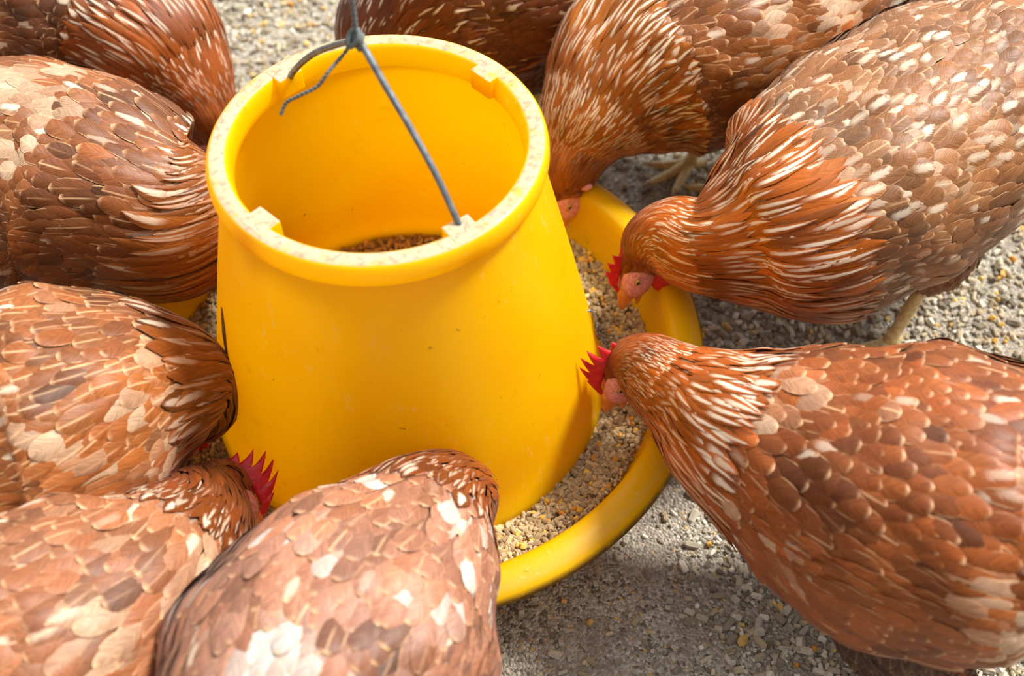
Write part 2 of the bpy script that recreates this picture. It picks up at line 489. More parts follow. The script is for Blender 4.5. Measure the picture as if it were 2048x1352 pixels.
def feed():
    r = np.random.default_rng(8)
    def surf(x, y):
        q = math.hypot(x, y)
        t = (q-.155)/.05
        return .036 + .016*max(0, min(1, t)) - .010*(y/.2)*max(0, min(1, t)) + .003*noise.noise(Vector((x*40, y*40, 0)))
    # bed of fines under the pellets
    def ring(r0, r1, m, base):
        V, F = [], []; n = 160
        for i in range(m+1):
            q = r0 + (r1-r0)*i/m
            for k in range(n):
                a = 2*math.pi*k/n; x, y = q*math.cos(a), q*math.sin(a); V.append((x, y, base(x, y)))
        for i in range(m):
            for k in range(n): F.append((i*n+k, (i+1)*n+k, (i+1)*n+(k+1) % n, i*n+(k+1) % n))
        return V, F
    parts = [ring(.1572, .1985, 8, lambda x, y: surf(x, y) - .002)]
    V, F = join_data(parts)
    T = mat_simple('feed_fines', lin(150, 120, 74), lin(96, 74, 44), 500, .9, 0, .6)
    o = mesh_obj('feed_meal', V, F, T); o['kind'] = 'stuff'; o['label'] = 'fine brown meal bedding the pellets in the yellow tray'; o['category'] = 'feed meal'
    def sc(n, r0, r1, lift):
        q = np.sqrt(r.uniform(r0**2, r1**2, n)); a = r.uniform(0, 2*np.pi, n)
        x, y = q*np.cos(a), q*np.sin(a)
        z = np.array([surf(i, j) for i, j in zip(x, y)]) + r.uniform(-.001, lift, n)
        return np.stack([x, y, z], -1)
    n = 6500; P = sc(n, .1600, .1985, .0032)
    far = np.clip((P[:, 1]-.0)/.15, 0, 1)
    rad = np.clip(r.normal(.00165, .00022, n), .0011, .0022)
    keep = r.random(n) > far*.35
    tn = pick_tints(n, [(200, 178, 138), (178, 154, 112), (158, 132, 92), (214, 186, 132)], [4, 4, 3, 2], 6, .1)
    P, rad, tn = P[keep], rad[keep], tn[keep]; n = len(P)
    o = grains('feed_pellets', P, rad*r.uniform(2.2, 5.2, n), rad, tn, 31, .32, 8, round_=.9)
    o['kind'] = 'stuff'; o['label'] = 'beige cylindrical feed pellets heaped in the yellow tray'; o['category'] = 'feed pellets'
    n = 7500; P = sc(n, .1590, .2005, .0030); rad = np.clip(r.lognormal(math.log(.0008), .3, n), .0004, .0016)
    o = grains('feed_crumbs', P, rad*r.uniform(1.4, 3, n), rad, pick_tints(n, [(206, 184, 146), (170, 140, 96), (120, 92, 58), (228, 212, 180), (226, 172, 80)], [4, 4, 2, 2, 2], 7), 32, .5, 5)
    o['kind'] = 'stuff'; o['label'] = 'fine beige crumbs of broken feed between the pellets in the tray'; o['category'] = 'feed crumbs'
    n = 520; P = sc(n, .1600, .1980, .0040); rad = np.clip(r.normal(.0019, .0004, n), .001, .0028)
    o = grains('cracked_corn', P, rad*r.uniform(1.4, 2.2, n), rad, pick_tints(n, [(244, 186, 52), (232, 156, 36), (240, 200, 90)], [4, 3, 2], 9), 33, .5, 6, round_=.9)
    o['kind'] = 'stuff'; o['label'] = 'orange-yellow cracked corn mixed among the pellets in the tray'; o['category'] = 'corn'
    # the feed still inside the hopper
    n = 4200; q = np.sqrt(r.uniform(0, .1475**2, n)); a = r.uniform(0, 2*np.pi, n)
    P = np.stack([q*np.cos(a), q*np.sin(a), .046 + .012*(1-q/.15) + r.uniform(-.002, .003, n)], -1); rad = np.clip(r.normal(.0017, .0003, n), .001, .0025)
    V, F = ring(.0, .1490, 10, lambda x, y: .045 + .012*(1-math.hypot(x, y)/.15))
    o = grains('hopper_pellets', P, rad*r.uniform(2, 4.6, n), rad, pick_tints(n, [(196, 166, 116), (160, 124, 76), (226, 172, 80)], [4, 4, 1], 10), 34, .35, 6)
    o['kind'] = 'stuff'; o['label'] = 'loose feed pellets at the bottom inside the hopper'; o['category'] = 'feed pellets'
    o2 = mesh_obj('hopper_meal', V, F, T); o2['kind'] = 'stuff'; o2['label'] = 'brown meal bed under the pellets inside the hopper'; o2['category'] = 'feed meal'
feed()

# ------------------------------------------------------------------ string the feeder hangs from
def build_string():
    K = np.array([-0.0019, -0.0093, 0.3823])
    R = root('hanging_string', tuple(K), 'thin grey twine knotted round the top of the feeder handle with a loose end', 'string')
    def strand(path, rad, tw, name):
        path = catmull(path, 10); parts = []
        T = np.gradient(path, axis=0); T /= np.linalg.norm(T, axis=1)[:, None]
        s = np.concatenate([[0], np.cumsum(np.linalg.norm(np.diff(path, axis=0), axis=1))])
        # resample finely, two plies twisted round each other
        N = max(12, int(s[-1]/.0012)); q = np.linspace(0, s[-1], N)
        pp = np.stack([np.interp(q, s, path[:, i]) for i in range(3)], -1)
        T = np.gradient(pp, axis=0); T /= np.linalg.norm(T, axis=1)[:, None]
        u = np.cross(T, [0.3, 1, .2]); u /= np.linalg.norm(u, axis=1)[:, None]; w = np.cross(T, u)
        for ph in (0, math.pi):
            a = q*tw + ph
            parts.append(tube_data(pp + (u*np.cos(a)[:, None] + w*np.sin(a)[:, None])*rad*.6, rad*.72, 7))
        V, F = join_data(parts); V = [tuple(np.array(v)-K) for v in V]
        return mesh_obj(name, V, F, M_STRING, R)
    strand([K+(.0, .0, .003), K+(.0005, .001, .03), K+(.001, .003, .09), K+(.003, .006, .25), K+(.006, .012, .6)], .0014, 900, 'twine')
    e = [K+(-.003, -.002, .002), (-0.0110, 0.0030, 0.3660), (-0.0150, -0.0010, 0.3630), (-0.0210, -0.0120, 0.3620), (-0.0280, -0.0160, 0.3550), (-0.0390, -0.0180, 0.3500), (-0.0480, -0.0170, 0.3440), (-0.0520, -0.0210, 0.3380)]
    strand(e, .0010, 1100, 'loose_end')
    # knot: three wraps round the rod and one over
    for k, (dx, rr, tilt) in enumerate([(-.0022, .0040, .2), (.0, .0042, -.1), (.0024, .0040, .3)]):
        c = K + (dx, dx*-.9, 0); loop = []
        for a in np.linspace(0, 2*math.pi, 22):
            loop.append(c + np.array([math.sin(a)*tilt*rr + .0, rr*math.cos(a)*.9, rr*math.sin(a)*1.05]))
        V, F = tube_data(loop, .0015, 8); mesh_obj('knot_wrap', [tuple(np.array(v)-K) for v in V], F, M_STRING, R)
    loop = catmull([K+(-.004, -.004, -.002), K+(-.001, -.0055, .001), K+(.002, -.005, .0045), K+(.0015, -.001, .0075), K+(-.002, .0, .006), K+(-.0045, -.003, .003), K+(-.005, -.0045, .000)], 5)
    V, F = tube_data(loop, .0016, 8); mesh_obj('knot_wrap', [tuple(np.array(v)-K) for v in V], F, M_STRING, R)
build_string()

# ------------------------------------------------------------------ hens
def nz(v):
    v = np.asarray(v, float); return v/(np.linalg.norm(v, axis=-1, keepdims=True)+1e-12)

class Loft:
    """smooth tapering body along a spine; s = metres from the face end"""
    def __init__(self, pts, head_l, ph=0.0):
        self.ph = ph
        P = catmull(pts, 10)
        c = P[:, :3]; seg = np.linalg.norm(np.diff(c, axis=0), axis=1)
        s = np.concatenate([[0], np.cumsum(seg)])
        self.L = s[-1]; N = 260
        q = np.linspace(0, self.L, N)
        D = np.stack([np.interp(q, s, P[:, i]) for i in range(5)], -1)
        k = np.array([1, 2, 3, 2, 1.])/9
        for i in range(5):
            e = np.concatenate([[D[0, i]]*2, D[:, i], [D[-1, i]]*2]); D[:, i] = np.convolve(e, k, 'valid')
        self.q = q; self.c = D[:, :3]; self.rw = np.maximum(D[:, 3], .0015); self.rh = np.maximum(D[:, 4], .0015)
        T = nz(np.gradient(self.c, axis=0)); self.T = T
        Lv = np.cross(T, [0, 0, 1.])
        ln = np.linalg.norm(Lv, axis=1)
        Ls = np.zeros_like(T); last = None
        # body lateral: from the tail end forwards, keep it stable where the neck dips steeply
        for i in range(N-1, -1, -1):
            v = Lv[i]/(ln[i]+1e-9)
            if last is None: last = v
            w = min(1, max(0, (ln[i]-.35)/.35))*.25
            last = nz(last*(1-w) + v*w*(1 if v@last > 0 else -1))
            Ls[i] = last
        hb = np.clip(1 - (q - .035)/.06, 0, 1); hb = hb*hb*(3-2*hb)
        hl = nz(head_l)
        if hl @ Ls[30] < 0: hl = -hl
        Ls = nz(Ls*(1-hb)[:, None] + hl[None]*hb[:, None])
        Ls = nz(Ls - T*(Ls*T).sum(1)[:, None])
        self.Lt = Ls; self.Up = nz(np.cross(Ls, T)); 
        if self.Up[N//2][2] < 0: self.Up = -self.Up
    def ev(self, A, s):
        return np.stack([np.interp(s, self.q, A[:, i]) for i in range(3)], -1)
    def S(self, s, th, off=0.0):
        s = np.asarray(s, float); th = np.asarray(th, float)
        c = self.ev(self.c, s); L = self.ev(self.Lt, s); U = self.ev(self.Up, s)
        rw = np.interp(s, self.q, self.rw) + off; rh = np.interp(s, self.q, self.rh) + off
        lump = .0011*(np.sin(s*88+2*np.sin(2*th)+self.ph) + np.sin(5*th+s*55+self.ph*2) + .7*np.sin(8*th-s*130)) * np.clip((s-.09)/.05, 0, 1)
        rw = rw + lump; rh = rh + lump
        st, ct = np.sin(th), np.cos(th)
        # slightly boxy, fuller below
        k = 1/np.power(np.abs(st)**2.35 + np.abs(ct)**2.35, 1/2.35)
        return c + L*(rw*st*k)[..., None] + U*(rh*ct*k)[..., None]
    def nrm(self, s, th):
        s = np.clip(s, 0, self.L)
        L = self.ev(self.Lt, s); U = self.ev(self.Up, s)
        rw = np.interp(s, self.q, self.rw); rh = np.interp(s, self.q, self.rh)
        return nz(L*(np.sin(th)/rw)[..., None] + U*(np.cos(th)/rh)[..., None])
    def frame(self, s, th, off=0.0):
        e = 1e-3; o = off
        P = self.S(s, th, o)
        Ds = nz(self.S(np.minimum(s+e, self.L), th, o) - self.S(np.maximum(s-e, 0), th, o))
        Dt = nz(self.S(s, th+.01, o) - self.S(s, th-.01, o))
        N = nz(np.cross(Ds, Dt))
        out = ((P - self.ev(self.c, s))*N).sum(-1)
        N = N*np.sign(out)[..., None]
        return P, Ds, N

def feathers(name, P, D, N, Ln, W, tint, look, parent, seed, lift=.10, tip='round', nu=5, nv=6, jit=.12, rel=None, surf=None, drift=None):
    """surf = (loft, s, theta, offset): the vane is laid along the curved body instead of standing off it straight"""
    r = np.random.default_rng(seed); n = len(P)
    D = nz(D - N*(D*N).sum(1)[:, None]); X = np.cross(D, N)
    a = r.normal(0, jit, n)[:, None]; D, X = D*np.cos(a)+X*np.sin(a), X*np.cos(a)-D*np.sin(a)
    lf = (lift*(1+r.normal(0, .35, n)))[:, None]
    rl = r.normal(0, .10, n)[:, None]
    Y = nz(D + N*lf); Z = nz(np.cross(X, Y)); Z = Z*np.sign((Z*N).sum(1))[:, None]
    X, Z = X*np.cos(rl)+Z*np.sin(rl), Z*np.cos(rl)-X*np.sin(rl)
    vs = 1-(1-np.linspace(0, 1, nv))**(1.7 if tip == 'round' else 1.0); us = np.linspace(-1, 1, nu)
    if tip == 'round': prof = np.sqrt(np.clip(1-((vs-.58)/.52)**2, 0, 1)); prof[0] = .35; prof = np.where(vs < .58, np.maximum(prof, .35+.65*np.sqrt(vs/.58)), np.sqrt(np.clip(1-((vs-.58)/.425)**2, .02, 1)))
    elif tip == 'long': prof = np.where(vs < .8, .75+.25*vs/.8, np.sqrt(np.clip(1-((vs-.8)/.205)**2, .02, 1)))
    else: prof = np.where(vs < .45, .45+.55*vs/.45, 1-((vs-.45)/.57)**1.7)
    V = np.zeros((n, nv, nu, 3)); uv = np.zeros((n, nv, nu, 2))
    ww = W/2; wav = r.normal(0, .06, (n, nv, nu))
    for j, v in enumerate(vs):
        for i, u in enumerate(us):
            # tips are scalloped: the outer columns end earlier
            al = v
            V[:, j, i] = P + Y*(Ln*al)[:, None] + X*(ww*u*prof[j]*(1+wav[:, j, i]))[:, None] \
                + Z*(W*.13*(1-u*u)*min(1, v*3) - Ln*.09*v*v)[:, None]
            if surf is not None:
                lf_, s_, th_, of_ = surf
                if i == 0 and j == 0:
                    e_ = np.linalg.norm(lf_.S(s_, th_+.02, of_) - lf_.S(s_, th_-.02, of_), axis=1)/.04
                    al_ = r.normal(0, jit, n) + (drift if drift is not None else 0)
                    lfx = np.maximum(lift*(1+r.normal(0, .35, n)), .01); tw_ = r.normal(0, .05, n)
                    ca, sa = np.cos(al_), np.sin(al_)
                dx = ww*u*prof[j]*(1+wav[:, j, i]*.5); dy = Ln*v
                s2 = s_ + dy*ca - dx*sa; t2 = th_ + (dy*sa + dx*ca)/np.maximum(e_, .006)
                of2 = of_ + Ln*lfx*(v**.8 - .35*v*v*v) + W*.07*(1-u*u)*min(1, v*3) + dx*tw_*v
                V[:, j, i] = lf_.S(np.clip(s2, 0, lf_.L), t2, 0) + lf_.nrm(s2, t2)*of2[:, None] + lf_.ev(lf_.T, np.clip(s2, 0, lf_.L))*np.maximum(s2-lf_.L, 0)[:, None]
            uv[:, j, i] = (u*(.55+.45*prof[j]) if tip != 'point' else u, v)
    idx = np.arange(nv*nu).reshape(nv, nu)
    base = np.stack([idx[:-1, :-1], idx[:-1, 1:], idx[1:, 1:], idx[1:, :-1]], -1).reshape(-1, 4)
    F = (base[None] + (np.arange(n)*nv*nu)[:, None, None]).reshape(-1, 4)
    rep = lambda A: np.repeat(A[:, None], nv*nu, 1).reshape(-1, A.shape[1])
    tint4 = np.concatenate([np.clip(tint, 0, 1), np.ones((n, 1))], 1)
    VV = V.reshape(-1, 3)
    if rel is not None: VV = VV - rel
    return mesh_obj(name, VV, F, M_FEATHER, parent, attrs={'tint': rep(tint4), 'look': rep(look)}, uv=uv.reshape(-1, 2))

def fbm(P, sc, seed):
    return np.array([noise.noise(Vector((p[0]*sc+seed, p[1]*sc-seed, p[2]*sc+seed*.7))) for p in P])

def hen(label, spine, head_f, head_u, pal, seed, legs, neck=.15, wings=(1, 1), facing=0):
    """spine runs from the nape to the tail root; each row x, y, z, half width, half height"""
    r = np.random.default_rng(seed)
    sp = np.array(spine, float); H = sp[0, :3]
    f = nz(head_f); u = nz(np.array(head_u, float) - f*(np.array(head_u) @ f)); lat = np.cross(f, u)
    face = [np.r_[H + f*.0340 - u*.0042, .0042, .0042], np.r_[H + f*.0275 - u*.0036, .0088, .0094], np.r_[H + f*.0144 - u*.0012, .0142, .0160], np.r_[H, .0172, .0188]]
    td = nz(sp[-1, :3]-sp[-2, :3]); rump = [np.r_[sp[-1, :3]+td*.022, sp[-1, 3:]*.72], np.r_[sp[-1, :3]+td*.042, .018, .018], np.r_[sp[-1, :3]+td*.054, .006, .006]]
    pts = np.vstack([face, sp[1:], rump])
    LF = Loft(pts, lat, seed*.37)
    base = np.array([sp[5, 0], sp[5, 1], 0.0])
    mid = LF.ev(LF.c, LF.L*.62); base = np.array([mid[0], mid[1], 0.])
    R = root('hen', tuple(base), label, 'hen', 'brown hens feeding round the yellow feeder')
    rel = base
    # ---- body: one continuous skin from face to tail
    NS, NTh = 110, 36
    s = np.linspace(0, LF.L, NS); th = np.linspace(0, 2*np.pi, NTh, endpoint=False)
    SS, TT = np.meshgrid(s, th, indexing='ij')
    V = (LF.S(SS.ravel(), TT.ravel(), -.0015) - rel).tolist()
    F = [(i*NTh+k, i*NTh+(k+1) % NTh, (i+1)*NTh+(k+1) % NTh, (i+1)*NTh+k) for i in range(NS-1) for k in range(NTh)]
    F += [tuple(range(NTh))[::-1], tuple((NS-1)*NTh+k for k in range(NTh))]
    mesh_obj('body', V, F, M_SKIN, R)
    # ---- plumage in staggered rows, from the tail forwards so that each row lies over the next
    NECK = neck                      # arclength where the hackle ends
    HZ = pal.get('hz', 1.0)
    def size(a):
        if a < .034: return .0062, .0032, .0022, .0024
        if a < .06: t = (a-.034)/.026; return .0085+.005*t, .0038+.001*t, .0030+.001*t, .0026+.0008*t
        if a < NECK: t = (a-.06)/(NECK-.06); return .013+.021*t*HZ, .0036+(.0030*HZ)*t, .0034+.0030*t*HZ, .0027+.0015*t*HZ
        t = min(1, (a-NECK)/.05); return .021+.005*t, .0118+.0028*t, .0068+.0018*t, .0088+.0016*t
    def rows(a0, a1, t0=0, t1=2*math.pi, off=0.0, fn=size):
        S_, T_, L_, W_ = [], [], [], []; a = a0; k = 0
        while a < a1:
            L, W, dr, dw = fn(a)
            rw = np.interp(a, LF.q, LF.rw)+off; rh = np.interp(a, LF.q, LF.rh)+off
            circ = 2*math.pi*math.sqrt((rw*rw+rh*rh)/2)*1.03*(t1-t0)/(2*math.pi)
            n = max(4, int(circ/dw))
            tt = t0 + (np.arange(n)+.5*(k % 2)+.25)/n*(t1-t0) + r.normal(0, .10/n*(t1-t0), n)
            S_.append(np.full(n, a)+r.normal(0, dr*.12, n)); T_.append(tt); L_.append(np.full(n, L)); W_.append(np.full(n, W))
            a += dr; k += 1
        return [np.concatenate(x) for x in (S_, T_, L_, W_)]
    hack, body_c, belly = [np.array(lin(*pal[k])[:3])*np.array(pal.get('tone', (.82, .93, .60))) for k in ('hackle', 'body', 'belly')]
    head_c = np.array(lin(*pal.get('head', (150, 74, 22)))[:3])*.85
    pale_c = np.array(lin(*pal.get('pale', (204, 172, 140)))[:3])
    def paint(P, S_, T_, kind):
        n = len(P); tw = (S_-NECK+.02)/.04; tw = np.clip(tw, 0, 1)[:, None]
        hk = np.clip((S_-.035)/.05, 0, 1)[:, None]
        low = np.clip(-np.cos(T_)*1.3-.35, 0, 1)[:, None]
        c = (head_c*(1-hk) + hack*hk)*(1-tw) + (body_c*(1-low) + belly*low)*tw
        n1 = fbm(P, 22, seed*3.1); n2 = fbm(P, 60, seed*1.7)
        val = np.clip(1 + .55*n1 + .34*n2 + r.normal(0, .14, n), .35, 1.7)
        c = c*val[:, None]
        hue = r.normal(0, .06, (n, 1)); c = c*np.concatenate([1+hue*.3, 1-hue*.4, 1-hue*1.2], 1)
        # pale feathers
        pz = np.clip((n1*1.6 + r.normal(0, .35, n) - pal.get('pt', .62))*2.2, 0, 1)*tw[:, 0]
        for (px, py, pz_, rad, amt) in pal.get('patch', []):
            d = np.linalg.norm(P - np.array([px, py, pz_]), axis=1)
            pz = np.maximum(pz, np.clip((1-d/rad)*2, 0, 1)*amt*(r.random(n) < .8))
        c = c*(1-pz[:, None]*.85) + pale_c*pz[:, None]*.85
        hs = np.clip((S_-.045)/.05, 0, 1)*(1-tw[:, 0])
        topw = np.clip(.62+.55*np.cos(T_), .12, 1)
        streak = hs*topw*(r.random(n) < pal.get('hs', .8))*r.uniform(.6, 1, n)
        streak = np.maximum(streak, tw[:, 0]*(r.random(n) < pal.get('bs', .05))*r.uniform(.15, .6, n))
        shaft = tw[:, 0]*(r.random(n) < pal.get('sh', .35))*r.uniform(.1, .6, n)
        fringe = tw[:, 0]*r.uniform(.25, .75, n)*pal.get('fr', 1)
        return c, np.stack([streak, shaft, fringe, r.random(n)], -1)
    # head and hackle
    S_, T_, L_, W_ = rows(.0235, NECK+.012)
    # bare face: no feathers on the cheeks
    ang = np.abs(((T_+np.pi) % (2*np.pi))-np.pi)
    bare = (S_ < .036) & (ang > .75) | (S_ < .047) & (ang > 1.15) & (ang < 2.5)
    S_, T_, L_, W_ = S_[~bare], T_[~bare], L_[~bare], W_[~bare]
    P, Ds, N = LF.frame(S_, T_)
    c, lk = paint(P, S_, T_, 'h')
    order = np.argsort(-S_)
    small = S_ < .06
    m = small
    feathers('head_feathers', P[m], Ds[m], N[m], L_[m], W_[m], c[m], lk[m], R, seed+1, .05, 'point', 3, 5, .10, rel, (LF, S_[m], T_[m], 0*S_[m]))
    m = ~small
    feathers('hackle', P[m], Ds[m], N[m], L_[m], W_[m], c[m], lk[m], R, seed+2, .05, 'point', 5, 8, .07, rel, (LF, S_[m], T_[m], 0*S_[m]))
    # a second, looser layer at the foot of the hackle
    m = (S_ > NECK-.05)
    P2 = P[m] + N[m]*.0022
    c2, lk2 = paint(P2, S_[m]-.03, T_[m], 'h')
    pick = r.random(m.sum()) < .55
    feathers('hackle_cape', P2[pick], Ds[m][pick], N[m][pick], L_[m][pick]*1.15, W_[m][pick], c2[pick], lk2[pick], R, seed+3, .06, 'point', 5, 8, .10, rel, (LF, S_[m][pick], T_[m][pick], 0*S_[m][pick]+.0022))
    # body
    S_, T_, L_, W_ = rows(NECK-.006, LF.L-.004)
    P, Ds, N = LF.frame(S_, T_)
    ang = np.abs(((T_+np.pi) % (2*np.pi))-np.pi)
    soft = (ang > 1.9)
    c, lk = paint(P, S_, T_, 'b')
    drf = .22*np.sign(np.sin(T_))*(ang > .6)*(ang < 2.4); Dd = Ds
    m = ~soft
    feathers('body_plumage', P[m], Dd[m], N[m], L_[m], W_[m], c[m], lk[m], R, seed+4, .10, 'round', 5, 8, .12, rel, (LF, S_[m], T_[m], 0*S_[m]), drf[m])
    m = soft; lk[:, 2] *= .3
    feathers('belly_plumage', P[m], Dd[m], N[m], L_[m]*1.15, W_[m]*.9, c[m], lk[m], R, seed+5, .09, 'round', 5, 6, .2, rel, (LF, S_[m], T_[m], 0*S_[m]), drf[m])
    # ---- wings: a folded shield standing a little off each flank
    s0, s1 = NECK+.020, LF.L-.050
    for sd in (1, -1):
        nu_, nv_ = 26, 14
        U_, W2 = np.meshgrid(np.linspace(0, 1, nu_), np.linspace(0, 1, nv_), indexing='ij')
        def wing_st(u, w):
            lo = 1.05 - .30*u; hi = 2.05 - .62*u**1.3        # angle from the spine: upper and lower edge
            return s0 + (s1-s0)*u, sd*(lo + (hi-lo)*w)
        def wing_off(u, w):
            e = np.clip(u/.4, 0, 1); e = e*e*(3-2*e); q = np.clip(w/.45, 0, 1); q = q*q*(3-2*q)
            return .0010 + .0115*e*q*(1-.25*u)
        ss, tt = wing_st(U_, W2); off = wing_off(U_, W2)
        Vw = LF.S(ss.ravel(), tt.ravel(), off.ravel()-.0035)
        Vi = LF.S(ss.ravel(), tt.ravel(), 0*off.ravel()-.007)
        VV = np.concatenate([Vw, Vi]) - rel
        nn = nu_*nv_; Fw = []
        for i in range(nu_-1):
            for j in range(nv_-1):
                a, b, c_, d = i*nv_+j, i*nv_+j+1, (i+1)*nv_+j+1, (i+1)*nv_+j
                Fw.append((a, b, c_, d)); Fw.append((a+nn, d+nn, c_+nn, b+nn))
        for i in range(nu_-1):
            for j in (0, nv_-1):
                a, d = i*nv_+j, (i+1)*nv_+j; Fw.append((a, d, d+nn, a+nn))
        for j in range(nv_-1):
            for i in (0, nu_-1):
                a, b = i*nv_+j, i*nv_+j+1; Fw.append((a, a+nn, b+nn, b))
        wg = mesh_obj('wing', VV, Fw, M_SKIN, R)
        # coverts
        us, ws, Ls_, Ws_ = [], [], [], []
        nrow = max(6, int((s1-s0)/.0078))
        for i in range(nrow):
            uu = i/nrow
            nc = 11
            for j in range(nc):
                us.append(uu + r.normal(0, .006)); ws.append((j+.5*(i % 2))/nc*.80 + r.normal(0, .01))
                Ls_.append(.021+.012*uu); Ws_.append(.0126+.003*uu)
        us, ws = np.clip(np.array(us), 0, 1), np.clip(np.array(ws), 0, 1); Ls_, Ws_ = np.array(Ls_), np.array(Ws_)
        ss, tt = wing_st(us, ws); off = wing_off(us, ws)
        P, Ds, N = LF.frame(ss, tt, 0.0); P = LF.S(ss, tt, off)
        Dd = nz(Ds + np.array([0, 0, -.22]))
        c, lk = paint(P, ss+.05, np.abs(tt)*.4, 'w')
        feathers('covert', P, Dd, N, Ls_, Ws_, c, lk, wg, seed+20+sd, .095, 'round', 5, 8, .12, rel, (LF, ss, tt, off), sd*.24)
        # long flight feathers along the lower edge
        us = np.linspace(.12, .93, 15); ws = np.full(15, .86) + r.normal(0, .02, 15)
        ss, tt = wing_st(us, ws); P, Ds, N = LF.frame(ss, tt, 0.0); P = LF.S(ss, tt, wing_off(us, ws)-.001)
        c, lk = paint(P, ss+.05, np.abs(tt)*.4, 'w'); lk[:, 2] = .5; lk[:, 0] = (r.random(15) < .25)*.6
        Dd = nz(Ds + np.array([0, 0, -.10]))
        feathers('flight_feathers', P, Dd, N, .055+.02*us, np.full(15, .0140), c*.9, lk, wg, seed+30+sd, .02, 'long', 5, 12, .03, rel, (LF, ss, tt, wing_off(us, ws)-.001), sd*.10)
    # ---- tail
    k = 13; tt = np.linspace(-1.15, 1.15, k)
    ss = np.full(k, LF.L-.040); P, Ds, N = LF.frame(ss, tt*.9)
    Tt = LF.T[-1]; Up = LF.Up[-1]; Lt = LF.Lt[-1]
    Dd = nz(Tt[None]*1 + Up[None]*.35 + Lt[None]*(np.sin(tt)*.30*(1 if (P[-1]-P[0]) @ Lt > 0 else -1))[:, None])
    c = np.tile(np.array(lin(*pal.get('tail', (170, 110, 70)))[:3]), (k, 1))*(1+r.normal(0, .1, (k, 1)))
    lk = np.stack([np.zeros(k), np.full(k, .4), np.full(k, .7), r.random(k)], -1)
    feathers('tail', P, Dd, nz(Lt[None]*tt[:, None]*.4 + Up[None]), np.full(k, .105), np.full(k, .024), c, lk, R, seed+40, .02, 'long', 5, 10, .03, rel)
    # ---- head furniture
    HS = 1.2
    def loc(a, b, c_): return H + (f*a + u*b + lat*c_)*HS - rel
    # beak, upper and lower
    up = [(0.0, .0060, .0070), (.005, .0053, .0060), (.010, .0038, .0044), (.0135, .0022, .0028), (.0155, .0008, .0010)]
    def beak(name, pts_, start, drop, open_):
        V, n = [], 14
        for i, (t, w, h) in enumerate(pts_):
            cc = start + (f*t + u*(drop*t*t*1000/20 + open_*t))*HS
            for q in range(n):
                a = 2*math.pi*q/n; V.append(cc + (lat*w*math.sin(a) + u*h*math.cos(a))*HS)
        m = len(pts_); F = [(i*n+q, i*n+(q+1) % n, (i+1)*n+(q+1) % n, (i+1)*n+q) for i in range(m-1) for q in range(n)]
        F += [tuple(range(n))[::-1], tuple((m-1)*n+q for q in range(n))]
        return mesh_obj(name, V, F, M_BEAK, R)
    beak('upper_beak', up, loc(.0245, -.0005, 0), -.22, 0)
    beak('lower_beak', [(t*.72, w*.78, h*.45) for t, w, h in up], loc(.0225, -.0085, 0), 0, -.30)
    # comb: a thin toothed blade over the crown
    nb = 49; rows_ = 6; V = []; F = []
    teeth = 6
    for i in range(nb):
        t = i/(nb-1); x = .0290 - .040*t
        base_ = .0100 + .0045*math.sin(math.pi*min(1, t*1.1)) - (.006 if t < .15 else 0)*(1-t/.15)
        ph = (t*teeth) % 1.0; tooth = 1-abs(ph-.5)*2
        env = math.sin(math.pi*(.12+.82*t))**.8
        h = (.0055*env + .0098*env*tooth**1.1)*pal.get('comb', 1.0)
        lean = -.25*h*tooth
        for j in range(rows_):
            g = j/(rows_-1); th_ = .0019*(1-g*.75)*(1-.3*abs(2*t-1))
            for sgn in (-1, 1): V.append(loc(x + lean*g - .10*g*h, base_-.003 + (h+.003)*g, sgn*th_ + .0012*math.sin(t*7+seed)*g))
    for i in range(nb-1):
        for j in range(rows_-1):
            a, b, c_, d = [((i+di)*rows_+(j+dj))*2 for di, dj in ((0, 0), (1, 0), (1, 1), (0, 1))]
            F += [(a, b, c_, d), (a+1, d+1, c_+1, b+1)]
        a, b = (i*rows_+rows_-1)*2, ((i+1)*rows_+rows_-1)*2; F.append((a, b, b+1, a+1))
        a, b = (i*rows_)*2, ((i+1)*rows_)*2; F.append((a, a+1, b+1, b))
    for i in (0, nb-1):
        for j in range(rows_-1):
            a, d = (i*rows_+j)*2, (i*rows_+j+1)*2; F.append((a, a+1, d+1, d))
    mesh_obj('comb', V, F, M_COMB, R)
    # face skin, eye, ear lobe, wattle on each side
    def blob(name, ctr, ax, rad, mat, parent, taper=0, droop=None):
        rad = [q*HS for q in rad]; V, F = [], []; n1, n2 = 12, 16
        for i in range(n1+1):
            a = math.pi*i/n1
            for q in range(n2):
                b = 2*math.pi*q/n2
                v = np.array([math.sin(a)*math.cos(b), math.sin(a)*math.sin(b), math.cos(a)])
                tp = 1 - taper*max(0, v[2])
                V.append(ctr + ax[0]*v[0]*rad[0]*tp + ax[1]*v[1]*rad[1]*tp + ax[2]*v[2]*rad[2])
        F = [(i*n2+q, i*n2+(q+1) % n2, (i+1)*n2+(q+1) % n2, (i+1)*n2+q) for i in range(n1) for q in range(n2)]
        return mesh_obj(name, V, F, mat, parent)
    for sd in (1, -1):
        lt = lat*sd
        blob('face_skin', loc(.0125, -.0008, sd*.0052), (f, u, lt), (.0152, .0112, .0077), M_FACE, R)
        e = blob('eye', loc(.0125, .0024, sd*.0114), (f, u, lt), (.0030, .0024, .0025), M_EYE, R)
        blob('pupil', loc(.0127, .0024, sd*.0135), (f, u, lt), (.0013, .0012, .0008), M_PUPIL, e)
        rg = [loc(0.0125+.0036*math.cos(a), .0024+.0026*math.sin(a), sd*.0123) for a in np.linspace(0, 2*math.pi, 18)]
        mesh_obj('eyelid', *tube_data(rg, .0009, 6), M_FACE, e)
